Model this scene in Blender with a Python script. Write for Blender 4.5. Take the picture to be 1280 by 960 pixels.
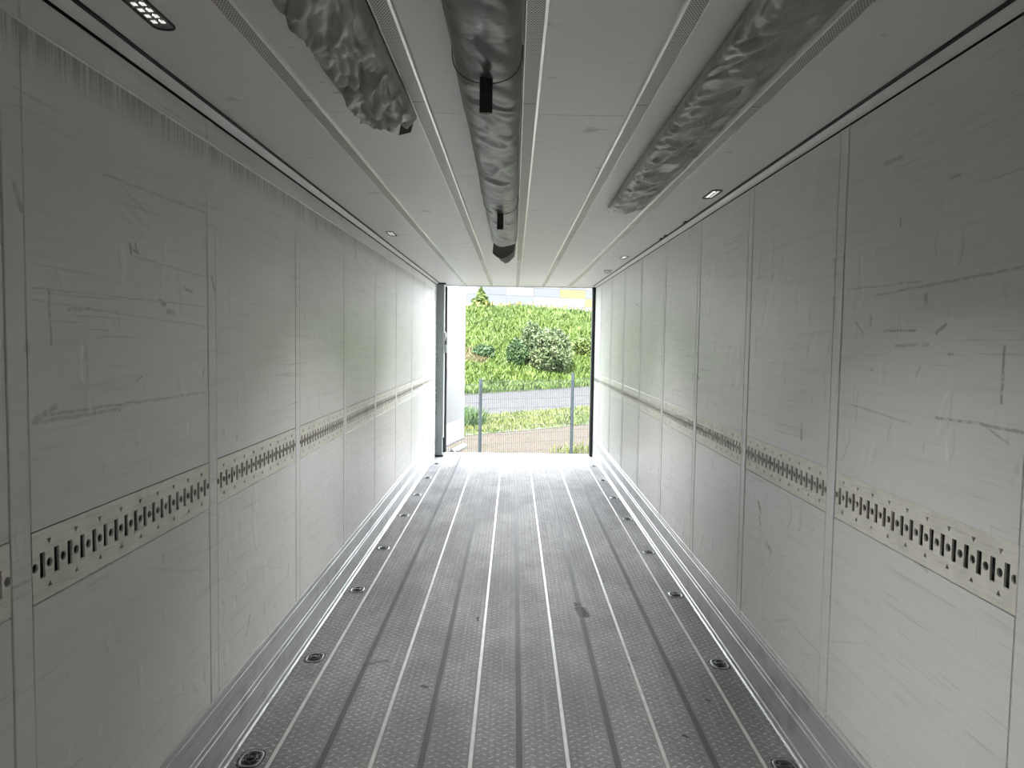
import bpy, bmesh, math, random
from math import sin, cos, pi, radians
from mathutils import Vector, Matrix, noise
from mathutils.geometry import tessellate_polygon
import numpy as np

for o in list(bpy.data.objects):
    bpy.data.objects.remove(o)
random.seed(7)
rng = np.random.default_rng(7)
scene = bpy.context.scene
COL = scene.collection

# ------------------------------------------------------------------ camera
CAMZ = 1.829
pitch, roll, yaw = 0.0588, 0.0152, -0.0016
cam_d = bpy.data.cameras.new('camera')
cam_d.sensor_width = 36.0
cam_d.lens = 923.0 / 1280.0 * 36.0
cam_d.clip_start = 0.05
cam_d.clip_end = 600
cam = bpy.data.objects.new('camera', cam_d)
COL.objects.link(cam)
a = Vector((cos(yaw), -sin(yaw), 0))
f0 = Vector((sin(yaw), cos(yaw), 0))
fw = f0 * cos(pitch) - Vector((0, 0, 1)) * sin(pitch)
up = f0 * sin(pitch) + Vector((0, 0, 1)) * cos(pitch)
rt = a * cos(roll) + up * sin(roll)
up2 = up * cos(roll) - a * sin(roll)
M = Matrix((rt, up2, -fw)).transposed().to_4x4()
M.translation = (0, 0, CAMZ)
cam.matrix_world = M
scene.camera = cam

# ------------------------------------------------------------------ light
world = bpy.data.worlds.new('world')
scene.world = world
world.use_nodes = True
wn = world.node_tree
wn.nodes.clear()
wo = wn.nodes.new('ShaderNodeOutputWorld')
wb = wn.nodes.new('ShaderNodeBackground')
wb.inputs['Color'].default_value = (0.90, 0.95, 1.0, 1)
wb.inputs['Strength'].default_value = 1.1
wn.links.new(wb.outputs[0], wo.inputs['Surface'])
sun_d = bpy.data.lights.new('sun', 'SUN')
sun_d.energy = 3.2
sun_d.angle = radians(8)
sun_d.color = (1.0, 0.96, 0.88)
sun = bpy.data.objects.new('sun', sun_d)
COL.objects.link(sun)
sun.rotation_euler = (radians(38), radians(8), radians(-25))
LAMP_W = 0.85

scene.view_settings.view_transform = 'Standard'
scene.view_settings.look = 'None'
scene.view_settings.exposure = 3.85
scene.view_settings.gamma = 1
scene.view_settings.use_curve_mapping = False
scene.cycles.max_bounces = 16
scene.cycles.diffuse_bounces = 12
scene.cycles.glossy_bounces = 8

# ------------------------------------------------------------------ node helpers
class NT:
    def __init__(s, m):
        s.t = m.node_tree
    def n(s, kind, **kw):
        nd = s.t.nodes.new(kind)
        for k, v in kw.items():
            setattr(nd, k, v)
        return nd
    def put(s, sock, v):
        if v is None:
            return
        if isinstance(v, bpy.types.NodeSocket):
            s.t.links.new(v, sock)
        else:
            sock.default_value = v
    def math(s, op, a, b=None, c=None, clamp=False):
        nd = s.n('ShaderNodeMath', operation=op, use_clamp=clamp)
        for i, v in enumerate((a, b, c)):
            if v is not None:
                s.put(nd.inputs[i], v)
        return nd.outputs[0]
    def mix(s, f, a, b, mode='MIX'):
        nd = s.n('ShaderNodeMix', data_type='RGBA', blend_type=mode)
        s.put(nd.inputs[0], f)
        s.put(nd.inputs[6], a if isinstance(a, bpy.types.NodeSocket) else (*a, 1))
        s.put(nd.inputs[7], b if isinstance(b, bpy.types.NodeSocket) else (*b, 1))
        return nd.outputs[2]
    def pos(s):
        return s.n('ShaderNodeNewGeometry').outputs['Position']
    def xyz(s, v):
        nd = s.n('ShaderNodeSeparateXYZ'); s.put(nd.inputs[0], v)
        return nd.outputs
    def comb(s, x, y, z):
        nd = s.n('ShaderNodeCombineXYZ')
        for i, v in enumerate((x, y, z)):
            s.put(nd.inputs[i], v)
        return nd.outputs[0]
    def mapping(s, v, sc):
        nd = s.n('ShaderNodeVectorMath', operation='MULTIPLY')
        s.put(nd.inputs[0], v); nd.inputs[1].default_value = sc
        return nd.outputs[0]
    def noise(s, v, scale, detail=4, rough=0.55, dist=0.0):
        nd = s.n('ShaderNodeTexNoise')
        s.put(nd.inputs['Vector'], v)
        nd.inputs['Scale'].default_value = scale
        nd.inputs['Detail'].default_value = detail
        nd.inputs['Roughness'].default_value = rough
        nd.inputs['Distortion'].default_value = dist
        return nd.outputs[0]
    def ramp(s, v, a, b, lo=0.0, hi=1.0):
        nd = s.n('ShaderNodeMapRange', interpolation_type='SMOOTHSTEP')
        s.put(nd.inputs[0], v)
        for i, k in enumerate((a, b, lo, hi)):
            nd.inputs[i + 1].default_value = k
        return nd.outputs[0]
    def bump(s, h, strength, dist, normal=None):
        nd = s.n('ShaderNodeBump')
        nd.inputs['Strength'].default_value = strength
        nd.inputs['Distance'].default_value = dist
        s.put(nd.inputs['Height'], h)
        if normal is not None:
            s.put(nd.inputs['Normal'], normal)
        return nd.outputs[0]


def mat(name, col=(0.5, 0.5, 0.5), rough=0.5, metal=0.0, spec=0.5, var=0.0, vscale=5.0, bumpd=0.0):
    m = bpy.data.materials.new(name)
    m.use_nodes = True
    b = m.node_tree.nodes['Principled BSDF']
    b.inputs['Base Color'].default_value = (*col, 1)
    b.inputs['Roughness'].default_value = rough
    b.inputs['Metallic'].default_value = metal
    b.inputs['Specular IOR Level'].default_value = spec
    T = NT(m)
    if var:
        nz = T.noise(T.pos(), vscale)
        T.put(b.inputs['Base Color'], T.mix(T.ramp(nz, 0.3, 0.7), tuple(c * (1 - var) for c in col), tuple(min(1, c * (1 + var)) for c in col)))
        if bumpd:
            T.put(b.inputs['Normal'], T.bump(nz, 1.0, bumpd))
    return m, T, b


def seg_mask(T, u, v, segs):
    """soft dark strokes: segs = (u0,v0,u1,v1,width,strength)"""
    tot = None
    for (u0, v0, u1, v1, w, st) in segs:
        dx, dy = u1 - u0, v1 - v0
        L2 = dx * dx + dy * dy + 1e-9
        pu = T.math('SUBTRACT', u, u0); pv = T.math('SUBTRACT', v, v0)
        t = T.math('MULTIPLY_ADD', pu, dx / L2, T.math('MULTIPLY', pv, dy / L2), clamp=True)
        eu = T.math('MULTIPLY_ADD', t, -dx, pu)
        ev = T.math('MULTIPLY_ADD', t, -dy, pv)
        d = T.math('SQRT', T.math('MULTIPLY_ADD', eu, eu, T.math('MULTIPLY', ev, ev)))
        k = T.ramp(d, w * 0.35, w, st, 0.0)
        tot = k if tot is None else T.math('MAXIMUM', tot, k)
    return tot


def wall_material(name, segs, streak_z=None):
    m, T, b = mat(name, rough=0.35, spec=0.45)
    p = T.pos(); X, Y, Z = T.xyz(p)
    base = (0.80, 0.795, 0.775)
    big = T.noise(p, 0.9, 3)
    col = T.mix(T.ramp(big, 0.3, 0.7), tuple(c * 0.95 for c in base), base)
    brushed = T.noise(T.mapping(p, (1, 0.9, 24)), 2.2, 6, 0.7, 0.15)
    col = T.mix(T.ramp(brushed, 0.5, 0.70, 0, 0.36), col, (0.60, 0.60, 0.58))
    col = T.mix(T.ramp(brushed, 0.3, 0.42, 0.18, 0), col, (0.86, 0.86, 0.84))
    # zone of pallet rubbing at mid height: thin long scratches
    nA = T.noise(T.mapping(p, (1, 0.55, 30)), 3.0, 3, 0.6, 0.6)
    zone = T.ramp(T.noise(T.mapping(p, (1, 1, 1.5)), 1.3, 2), 0.42, 0.62)
    sc = T.math('MULTIPLY', T.ramp(nA, 0.60, 0.68, 0, 0.32), zone)
    col = T.mix(sc, col, (0.30, 0.30, 0.29))
    # sloping scratches
    w = T.math('MULTIPLY_ADD', Y, 0.35, Z)
    nB = T.noise(T.comb(T.math('MULTIPLY', Y, 0.7), T.math('MULTIPLY', w, 22), X), 2.0, 3, 0.6, 0.3)
    col = T.mix(T.math('MULTIPLY', T.ramp(nB, 0.64, 0.72, 0, 0.22), T.ramp(big, 0.42, 0.6)), col, (0.33, 0.33, 0.32))
    # dents and rub spots
    sp = T.noise(T.mapping(p, (1, 1.0, 0.6)), 9.0, 2, 0.5)
    col = T.mix(T.ramp(sp, 0.72, 0.80, 0, 0.45), col, (0.25, 0.25, 0.24))
    if streak_z:
        st = T.noise(T.mapping(p, (1, 30, 0.8)), 3.0, 3, 0.6)
        below = T.math('SUBTRACT', streak_z, Z)
        mk = T.math('MULTIPLY', T.ramp(below, -0.005, 0.01), T.ramp(below, 0.0, 0.13, 1, 0))
        col = T.mix(T.math('MULTIPLY', mk, T.ramp(st, 0.35, 0.6, 0.15, 0.7)), col, (0.22, 0.22, 0.2))
    wob = T.noise(p, 14.0, 3)
    dw = T.math('MULTIPLY_ADD', wob, 0.012, -0.006)
    mk = seg_mask(T, T.math('ADD', Y, dw), T.math('ADD', Z, dw), segs)
    brk = T.ramp(T.noise(p, 45.0, 2), 0.36, 0.56, 0.35, 1.0)
    col = T.mix(T.math('MULTIPLY', T.math('MULTIPLY', mk, 0.75), brk), col, (0.17, 0.17, 0.165))
    T.put(b.inputs['Base Color'], col)
    T.put(b.inputs['Roughness'], T.ramp(brushed, 0.3, 0.7, 0.28, 0.42))
    h = T.math('ADD', T.math('MULTIPLY', T.noise(T.mapping(p, (1, 1, 1)), 2.6, 2), 1.0),
               T.math('MULTIPLY', T.ramp(sp, 0.66, 0.8), -0.12))
    n1 = T.bump(h, 0.5, 0.014)
    dn = T.noise(T.mapping(p, (1, 1.6, 0.8)), 6.5, 1, 0.4)
    n1 = T.bump(T.math('SUBTRACT', T.ramp(dn, 0.68, 0.74), T.ramp(dn, 0.26, 0.31, 1, 0)), 0.5, 0.004, n1)
    n2 = T.bump(brushed, 0.25, 0.002, n1)
    n3 = T.bump(mk, 0.3, -0.003, n2)
    T.put(b.inputs['Normal'], n3)
    return m

# ------------------------------------------------------------------ mesh helpers
def link(name, me, parent=None, loc=None):
    o = bpy.data.objects.new(name, me)
    COL.objects.link(o)
    if parent is not None:
        o.parent = parent
    if loc is not None:
        o.location = loc
    return o

def tag(o, label=None, cat=None, group=None, kind=None):
    if label: o['label'] = label
    if cat: o['category'] = cat
    if group: o['group'] = group
    if kind: o['kind'] = kind
    return o

def empty(name, loc=(0, 0, 0), rz=0.0):
    o = bpy.data.objects.new(name, None)
    o.empty_display_size = 0.1
    COL.objects.link(o)
    o.location = loc
    o.rotation_euler = (0, 0, rz)
    return o

def finish(bm, name, m, smooth=False):
    me = bpy.data.meshes.new(name)
    bmesh.ops.recalc_face_normals(bm, faces=bm.faces)
    bm.to_mesh(me); bm.free()
    if m is not None:
        me.materials.append(m)
    if smooth:
        for p in me.polygons: p.use_smooth = True
    return me

def box(bm, x0, y0, z0, x1, y1, z1, bev=0.0, mtx=None):
    r = bmesh.ops.create_cube(bm, size=1.0)
    vs = r['verts']
    for v in vs:
        v.co = Vector((x0 + (v.co.x + .5) * (x1 - x0), y0 + (v.co.y + .5) * (y1 - y0), z0 + (v.co.z + .5) * (z1 - z0)))
    if bev > 0:
        es = list({e for v in vs for e in v.link_edges})
        r2 = bmesh.ops.bevel(bm, geom=es, offset=bev, segments=1, affect='EDGES')
        vs = list({v for f in r2['faces'] for v in f.verts})
    if mtx is not None:
        for v in vs: v.co = mtx @ v.co
    return vs

def box_me(name, m, *a, bev=0.0):
    bm = bmesh.new(); box(bm, *a, bev=bev)
    return finish(bm, name, m)

def tube(bm, pts, r, seg=8, caps=True):
    pts = [Vector(p) for p in pts]
    rings = []
    for i, p in enumerate(pts):
        d = (pts[min(i + 1, len(pts) - 1)] - pts[max(i - 1, 0)]).normalized()
        u = d.orthogonal().normalized() if i == 0 else (u - d * u.dot(d)).normalized()
        w = d.cross(u)
        rr = r[i] if isinstance(r, (list, tuple)) else r
        rings.append([bm.verts.new(p + u * (rr * cos(2 * pi * k / seg)) + w * (rr * sin(2 * pi * k / seg))) for k in range(seg)])
    for A, B in zip(rings, rings[1:]):
        for k in range(seg):
            bm.faces.new((A[k], A[(k + 1) % seg], B[(k + 1) % seg], B[k]))
    if caps:
        bm.faces.new(rings[0]); bm.faces.new(rings[-1][::-1])

def extrude_profile(name, m, prof, y0, y1, closed=True, smooth=False, dz=0.0):
    """profile in (x,z), run along y"""
    bm = bmesh.new()
    A = [bm.verts.new((x, y0, z)) for x, z in prof]
    B = [bm.verts.new((x, y1, z + dz)) for x, z in prof]
    n = len(prof)
    for i in range(n if closed else n - 1):
        bm.faces.new((A[i], A[(i + 1) % n], B[(i + 1) % n], B[i]))
    if closed:
        bm.faces.new(A); bm.faces.new(B[::-1])
    return finish(bm, name, m, smooth)

def mesh_np(name, verts, faces, m, mats=None):
    me = bpy.data.meshes.new(name)
    nv, nf, k = len(verts), len(faces), faces.shape[1]
    me.vertices.add(nv); me.vertices.foreach_set('co', np.asarray(verts, np.float32).ravel())
    me.loops.add(nf * k); me.loops.foreach_set('vertex_index', np.asarray(faces, np.int32).ravel())
    me.polygons.add(nf)
    me.polygons.foreach_set('loop_start', np.arange(0, nf * k, k, dtype=np.int32))
    me.polygons.foreach_set('loop_total', np.full(nf, k, np.int32))
    me.update(calc_edges=True)
    me.materials.append(m)
    return me

# ------------------------------------------------------------------ dimensions
XL, XR, H = -1.203, 1.277, 2.70
Y0, YE = -1.45, 11.62        # front bulkhead, end of side walls
YF = 11.90                   # end of floor
TB, TT = 1.142, 1.326        # lashing rail band
TBr, TTr = 1.152, 1.332
JL = [0.625, 1.785, 2.945, 4.112, 5.268, 6.440, 7.590, 8.760, 9.890, 11.065]
JR = [0.655, 1.790, 2.925, 4.045, 5.150, 6.305, 7.465, 8.590, 9.720, 10.90]
SW = 0.036                   # half width of joint strips

# ------------------------------------------------------------------ materials
segsL = [
    (1.852, 1.604, 2.25, 1.6, 0.008, 0.45),
    (1.853, 1.619, 2.887, 1.609, 0.0064, 0.5),
    (1.843, 1.608, 1.935, 1.638, 0.0128, 0.5),
    (1.861, 1.575, 1.893, 1.587, 0.0128, 0.6),
    (1.864, 1.666, 1.883, 1.673, 0.0128, 0.5),
    (2.322, 2.111, 2.331, 2.085, 0.008, 0.9),
    (2.331, 2.095, 2.375, 2.091, 0.0064, 0.8),
    (2.356, 2.116, 2.37, 2.087, 0.0072, 0.8),
    (2.516, 1.945, 2.55, 1.936, 0.0128, 0.85),
    (2.567, 1.91, 2.621, 1.906, 0.0104, 0.7),
    (2.302, 2.067, 2.325, 2.062, 0.0112, 0.5),
    (1.915, 1.936, 1.92, 1.802, 0.0072, 0.55),
    (2.24, 2.017, 2.239, 1.988, 0.0048, 0.6),
    (2.25, 1.897, 2.258, 1.844, 0.0048, 0.6),
    (2.208, 1.697, 2.226, 1.687, 0.0056, 0.8),
    (2.285, 1.681, 2.304, 1.675, 0.0048, 0.8),
    (2.349, 1.68, 2.384, 1.694, 0.0056, 0.8),
    (2.435, 1.815, 2.468, 1.815, 0.0064, 0.8),
    (2.361, 1.592, 2.381, 1.59, 0.0056, 0.8),
    (2.151, 1.67, 2.164, 1.671, 0.0048, 0.8),
    (2.943, 2.066, 2.965, 2.014, 0.0128, 0.7),
    (2.929, 1.765, 2.968, 1.771, 0.0064, 0.8),
    (2.919, 1.69, 2.967, 1.694, 0.0056, 0.8),
    (2.867, 1.704, 2.851, 1.658, 0.0096, 0.5),
    (2.184, 2.295, 2.933, 2.306, 0.0056, 0.4),
    (1.996, 1.894, 2.098, 1.901, 0.0072, 0.5),
    (1.849, 1.942, 2.988, 1.942, 0.004, 0.35),
    (1.848, 1.912, 2.986, 1.861, 0.004, 0.3),
    (2.335, 2.076, 2.99, 2.054, 0.004, 0.35),
    (2.7, 2.002, 2.766, 1.989, 0.008, 0.6),
    (3.345, 0.538, 3.302, 0.461, 0.0112, 0.55),
    (3.941, 0.6, 3.926, 0.538, 0.008, 0.6),
    (3.542, 0.523, 3.552, 0.451, 0.0072, 0.5),
    (1.789, 2.181, 1.816, 2.129, 0.0128, 0.5),
    (2.526, 2.312, 2.553, 2.285, 0.008, 0.5),
    (2.018, 2.222, 2.032, 2.208, 0.0112, 0.5),
    (2.054, 2.201, 2.084, 2.196, 0.0064, 0.6),
    (2.122, 2.164, 2.134, 2.162, 0.0096, 0.6),
    (4.084, 2.012, 4.114, 1.996, 0.008, 0.6),
]
segsR = [
    (1.926, 1.833, 1.927, 1.687, 0.008, 0.85),
    (2.221, 1.616, 2.046, 1.619, 0.0064, 0.8),
    (2.046, 1.619, 1.842, 1.62, 0.0064, 0.7),
    (1.986, 1.617, 1.887, 1.581, 0.0056, 0.5),
    (2.309, 1.987, 2.303, 1.964, 0.0112, 0.9),
    (2.77, 1.916, 2.71, 1.874, 0.0056, 0.55),
    (2.558, 1.881, 2.355, 1.883, 0.0064, 0.7),
    (2.243, 1.872, 2.195, 1.897, 0.008, 0.7),
    (2.848, 2.043, 2.345, 2.034, 0.0056, 0.4),
    (2.643, 2.007, 1.87, 2.032, 0.0056, 0.5),
    (2.474, 1.832, 2.283, 1.835, 0.008, 0.45),
    (2.172, 1.808, 2.148, 1.808, 0.0064, 0.6),
    (2.643, 1.745, 2.625, 1.742, 0.0064, 0.6),
    (2.808, 1.607, 2.353, 1.582, 0.0048, 0.4),
    (3.249, 1.47, 3.244, 1.417, 0.0176, 0.75),
    (3.778, 1.013, 3.737, 0.972, 0.016, 0.85),
    (3.759, 0.946, 3.73, 0.908, 0.0096, 0.85),
    (3.638, 0.834, 3.567, 0.814, 0.0176, 0.7),
    (3.567, 0.814, 3.586, 0.776, 0.0096, 0.5),
    (2.322, 1.762, 2.342, 1.736, 0.0064, 0.4),
    (2.61, 2.461, 2.488, 2.456, 0.0112, 0.45),
    (2.48, 2.248, 2.478, 2.229, 0.008, 0.7),
    (2.212, 2.328, 2.161, 2.326, 0.0064, 0.5),
    (2.052, 1.481, 2.036, 1.495, 0.008, 0.4),
    (2.364, 1.163, 2.223, 1.142, 0.0056, 0.4),
    (5.115, 1.603, 5.068, 1.583, 0.008, 0.8),
    (7.795, 2.232, 7.542, 2.187, 0.008, 0.7),
    (2.901, 2.239, 2.909, 2.178, 0.0048, 0.5),
    (2.762, 1.686, 2.756, 1.617, 0.0048, 0.4),
]
def split_marks(segs, y0, y1):
    near = [q for q in segs if y0 < q[0] < y1 and q[1] > 1.33]
    near.sort(key=lambda q: -q[5] * (abs(q[0] - q[2]) + abs(q[1] - q[3]) + q[4]))
    rest = [q for q in segs if q not in near]
    return near[:20], rest[:18]
nl, ol = split_marks(segsL, 1.8, 2.93)
nr, orr = split_marks(segsR, 1.8, 2.93)
M_wl1 = wall_material('grp_wall_left_near', nl, streak_z=2.583)
M_wl = wall_material('grp_wall_left', ol, streak_z=2.583)
M_wr1 = wall_material('grp_wall_right_near', nr)
M_wr = wall_material('grp_wall_right', orr)
M_dark, _, _ = mat('joint_dark', (0.03, 0.03, 0.028), 0.8)
M_cav, _, _ = mat('cavity_grey', (0.03, 0.031, 0.028), 0.7, var=0.2)

M_ceil, T, b = mat('ceiling_panel', rough=0.4, spec=0.4)
p = T.pos()
br = T.noise(T.mapping(p, (1.2, 22, 1)), 2.0, 5, 0.65)
col = T.mix(T.ramp(br, 0.5, 0.75, 0, 0.22), (0.80, 0.795, 0.77), (0.66, 0.66, 0.64))
sp = T.noise(T.mapping(p, (1, 2.2, 1)), 5.5, 2, 0.5)
col = T.mix(T.ramp(sp, 0.68, 0.76, 0, 0.5), col, (0.3, 0.3, 0.29))
T.put(b.inputs['Base Color'], col)
n1 = T.bump(T.noise(T.mapping(p, (1, 3, 1)), 2.5, 3), 0.5, 0.006)
T.put(b.inputs['Normal'], T.bump(T.ramp(sp, 0.66, 0.76), 0.5, -0.003, n1))

def metal_mat(name, col, rough, metal, dirt=0.3, axis=(18, 1.0, 18)):
    m, T, b = mat(name, col, rough, metal)
    p = T.pos()
    n = T.noise(T.mapping(p, axis), 3.0, 5, 0.65)
    c = T.mix(T.ramp(n, 0.45, 0.75, 0, dirt), col, tuple(k * 0.45 for k in col))
    c = T.mix(T.ramp(T.noise(p, 6, 4), 0.5, 0.75, 0, dirt), c, tuple(k * 0.55 for k in col))
    T.put(b.inputs['Base Color'], c)
    T.put(b.inputs['Roughness'], T.ramp(n, 0.3, 0.7, max(0.08, rough - 0.1), rough + 0.1))
    T.put(b.inputs['Normal'], T.bump(n, 0.3, 0.001))
    return m
M_alu = metal_mat('worn_aluminium', (0.62, 0.63, 0.63), 0.36, 0.75, 0.35)
M_kick = metal_mat('kick_plate_aluminium', (0.62, 0.63, 0.63), 0.42, 0.5, 0.5, (30, 0.7, 30))
M_bead = metal_mat('bright_aluminium_bead', (0.80, 0.81, 0.80), 0.3, 0.7, 0.2)
M_corn, _, _ = mat('cornice_plastic', (0.72, 0.72, 0.70), 0.35, var=0.05)
M_rub, _, _ = mat('black_rubber', (0.012, 0.013, 0.014), 0.55, var=0.2, vscale=20)
M_track = metal_mat('galvanised_lashing_rail', (0.83, 0.82, 0.73), 0.5, 0.15, 0.32, (1, 3, 30))

# perforated aluminium web of the ceiling rails
def perforated(name):
    m, T, b = mat(name, (0.7, 0.69, 0.64), 0.45, 0.3)
    X, Y, Z = T.xyz(T.pos())
    P = 0.0085
    row = T.math('DIVIDE', Y, P * 0.87)
    odd = T.math('MODULO', T.math('FLOOR', row), 2.0)
    u = T.math('FRACT', T.math('MULTIPLY_ADD', odd, 0.5, T.math('DIVIDE', T.math('ADD', X, 10.0), P)))
    v = T.math('FRACT', row)
    du = T.math('SUBTRACT', u, 0.5); dv = T.math('MULTIPLY', T.math('SUBTRACT', v, 0.5), 0.87)
    d = T.math('SQRT', T.math('MULTIPLY_ADD', du, du, T.math('MULTIPLY', dv, dv)))
    T.put(b.inputs['Base Color'], T.mix(T.ramp(d, 0.24, 0.34), (0.03, 0.028, 0.026), (0.60, 0.58, 0.53)))
    return m
M_perf = perforated('perforated_rail_web')
M_rail, _, _ = mat('rail_flange', (0.92, 0.91, 0.86), 0.28, 0.85, var=0.06, vscale=8)
M_web, _, _ = mat('rail_plain_web', (0.50, 0.50, 0.46), 0.4, 0.2, var=0.08, vscale=8)

# floor
FS = [-1.024, -0.587, -0.161, 0.264, 0.694, 1.119]
fsegs = [(0.468, 5.07, 0.472, 5.03, 0.034, 1.0), (0.482, 4.97, 0.503, 4.84, 0.055, 1.0)]
fsegs2 = [(-0.455, 3.80, -0.44, 3.79, 0.02, 0.7), (0.68, 4.1, 0.685, 4.08, 0.010, .9), (0.82, 3.35, 0.84, 3.33, 0.012, .9),
          (0.70, 5.55, 0.72, 5.55, 0.012, .8), (1.02, 3.7, 1.03, 3.68, .009, .8), (-.21, 4.78, -.21, 4.72, .01, .9), (-0.80, 4.05, -0.7, 4.1, .03, .35)]
def floor_material(name, groove=False, bright=1.0, rough=0.6):
    m, T, b = mat(name, (0.4, 0.4, 0.4), rough, 0.0, 0.08)
    p = T.pos(); X, Y, Z = T.xyz(p)
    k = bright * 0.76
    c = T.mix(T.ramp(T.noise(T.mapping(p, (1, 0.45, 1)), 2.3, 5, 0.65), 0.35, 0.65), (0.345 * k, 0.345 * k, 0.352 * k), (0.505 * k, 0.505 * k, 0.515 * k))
    fine = T.noise(T.mapping(p, (1, 0.6, 1)), 60, 3, 0.7)
    c = T.mix(T.ramp(fine, 0.42, 0.62, 0.0, 0.45), c, (0.20, 0.195, 0.19))
    c = T.mix(T.ramp(T.noise(T.mapping(p, (30, 0.6, 1)), 1.5, 4, 0.6), 0.56, 0.72, 0, 0.35), c, (0.62, 0.62, 0.62))
    c = T.mix(T.ramp(T.noise(p, 3.4, 5, 0.7), 0.58, 0.72, 0, 0.5), c, (0.19, 0.18, 0.17))
    wob = T.math('MULTIPLY_ADD', T.noise(p, 30.0, 2), 0.03, -0.015)
    mk1 = T.math('MULTIPLY', seg_mask(T, X, Y, fsegs), T.ramp(T.noise(p, 90, 1), 0.38, 0.50, 0.45, 1))
    mk2 = seg_mask(T, T.math('ADD', X, wob), Y, fsegs2)
    c = T.mix(T.math('MAXIMUM', mk1, mk2), c, (0.04, 0.04, 0.04))
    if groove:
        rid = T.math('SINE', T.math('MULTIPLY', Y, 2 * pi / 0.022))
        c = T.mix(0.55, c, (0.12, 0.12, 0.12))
        T.put(b.inputs['Normal'], T.bump(rid, 0.4, 0.001))
    else:
        T.put(b.inputs['Normal'], T.bump(fine, 0.35, 0.0015))
    T.put(b.inputs['Base Color'], c)
    T.put(b.inputs['Roughness'], T.ramp(fine, 0.3, 0.7, rough - .08, rough + 0.16))
    return m
M_floor = floor_material('tread_plate')
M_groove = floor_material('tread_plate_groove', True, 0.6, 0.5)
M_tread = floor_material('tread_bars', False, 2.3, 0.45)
M_seam, _, _ = mat('floor_seam_weld', (0.74, 0.74, 0.73), 0.45, 0.15, var=0.10, vscale=12)

# fabric
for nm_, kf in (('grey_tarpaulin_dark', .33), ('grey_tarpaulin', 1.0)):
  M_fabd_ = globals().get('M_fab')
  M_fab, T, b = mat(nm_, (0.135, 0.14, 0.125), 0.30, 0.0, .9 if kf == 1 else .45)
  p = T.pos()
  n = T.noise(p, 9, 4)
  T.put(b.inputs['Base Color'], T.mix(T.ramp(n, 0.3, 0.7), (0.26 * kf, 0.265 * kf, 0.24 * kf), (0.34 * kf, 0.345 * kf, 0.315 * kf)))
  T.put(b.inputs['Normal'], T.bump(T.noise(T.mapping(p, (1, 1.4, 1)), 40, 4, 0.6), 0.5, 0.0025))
M_fabd = M_fabd_
M_fab2, _, _ = mat('dark_cord_and_shade', (0.11, 0.115, 0.10), 0.45, var=0.15, vscale=8)  # cord cloth, also the painted shade in the open sleeve ends
M_fab3, _, _ = mat('lit_tarpaulin', (0.6, 0.6, 0.57), 0.45, var=0.1, vscale=8)  # light on the hanging sleeve tip, put into the base colour
M_strap, _, _ = mat('black_webbing', (0.03, 0.03, 0.028), 0.7, var=0.2, vscale=60)
M_white, _, _ = mat('white_trim', (0.75, 0.75, 0.72), 0.5, var=0.05)
M_steel, _, _ = mat('zinc_steel', (0.55, 0.55, 0.53), 0.35, 0.8, var=0.1)

# ------------------------------------------------------------------ side walls
def lashing_plate(length):
    """rail sheet with real slots, round holes and triangles; local y along rail 0..length, z 0..0.182"""
    hgt = 0.182
    n = 18
    pit = length / (n + 0.35)
    zc = hgt / 2
    loops = [[(0, 0), (length, 0), (length, hgt), (0, hgt)]]
    holes = []
    for i in range(n + 1):
        yc = length / 2 + (i - n / 2) * pit
        R = 0.0125
        r = min(R, 0.0125)
        holes.append([(yc + r * cos(t * pi / 5), zc + r * sin(t * pi / 5)) for t in range(10)])
        if i % 2 == 1:
            holes.append([(yc, zc + 0.047), (yc + 0.009, zc + 0.063), (yc - 0.009, zc + 0.063)])
            holes.append([(yc, zc - 0.047), (yc - 0.009, zc - 0.063), (yc + 0.009, zc - 0.063)])
        if i < n:
            ys = yc + pit / 2
            holes.append([(ys - .0105, zc - .033), (ys + .0105, zc - .033), (ys + .0105, zc + .033), (ys - .0105, zc + .033)])
    loops += holes
    bm = bmesh.new()
    flat = [q for l in loops for q in l]
    tris = tessellate_polygon([[Vector((y, z, 0)) for y, z in l] for l in loops])
    V = [bm.verts.new((0, y, z)) for y, z in flat]
    for t in tris:
        try: bm.faces.new([V[i] for i in t])
        except ValueError: pass
    W = [bm.verts.new((-0.006, y, z)) for y, z in flat]
    k = 0
    for l in loops:
        for i in range(len(l)):
            i2 = (i + 1) % len(l)
            bm.faces.new((V[k + i], V[k + i2], W[k + i2], W[k + i]))
        k += len(l)
    me = finish(bm, 'rail_plate', M_track)
    return me

ORD = ['nearest', 'second nearest', 'third nearest', 'fourth nearest', 'fifth nearest', 'sixth nearest', 'seventh nearest', 'eighth nearest', 'ninth nearest', 'tenth nearest']

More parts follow.
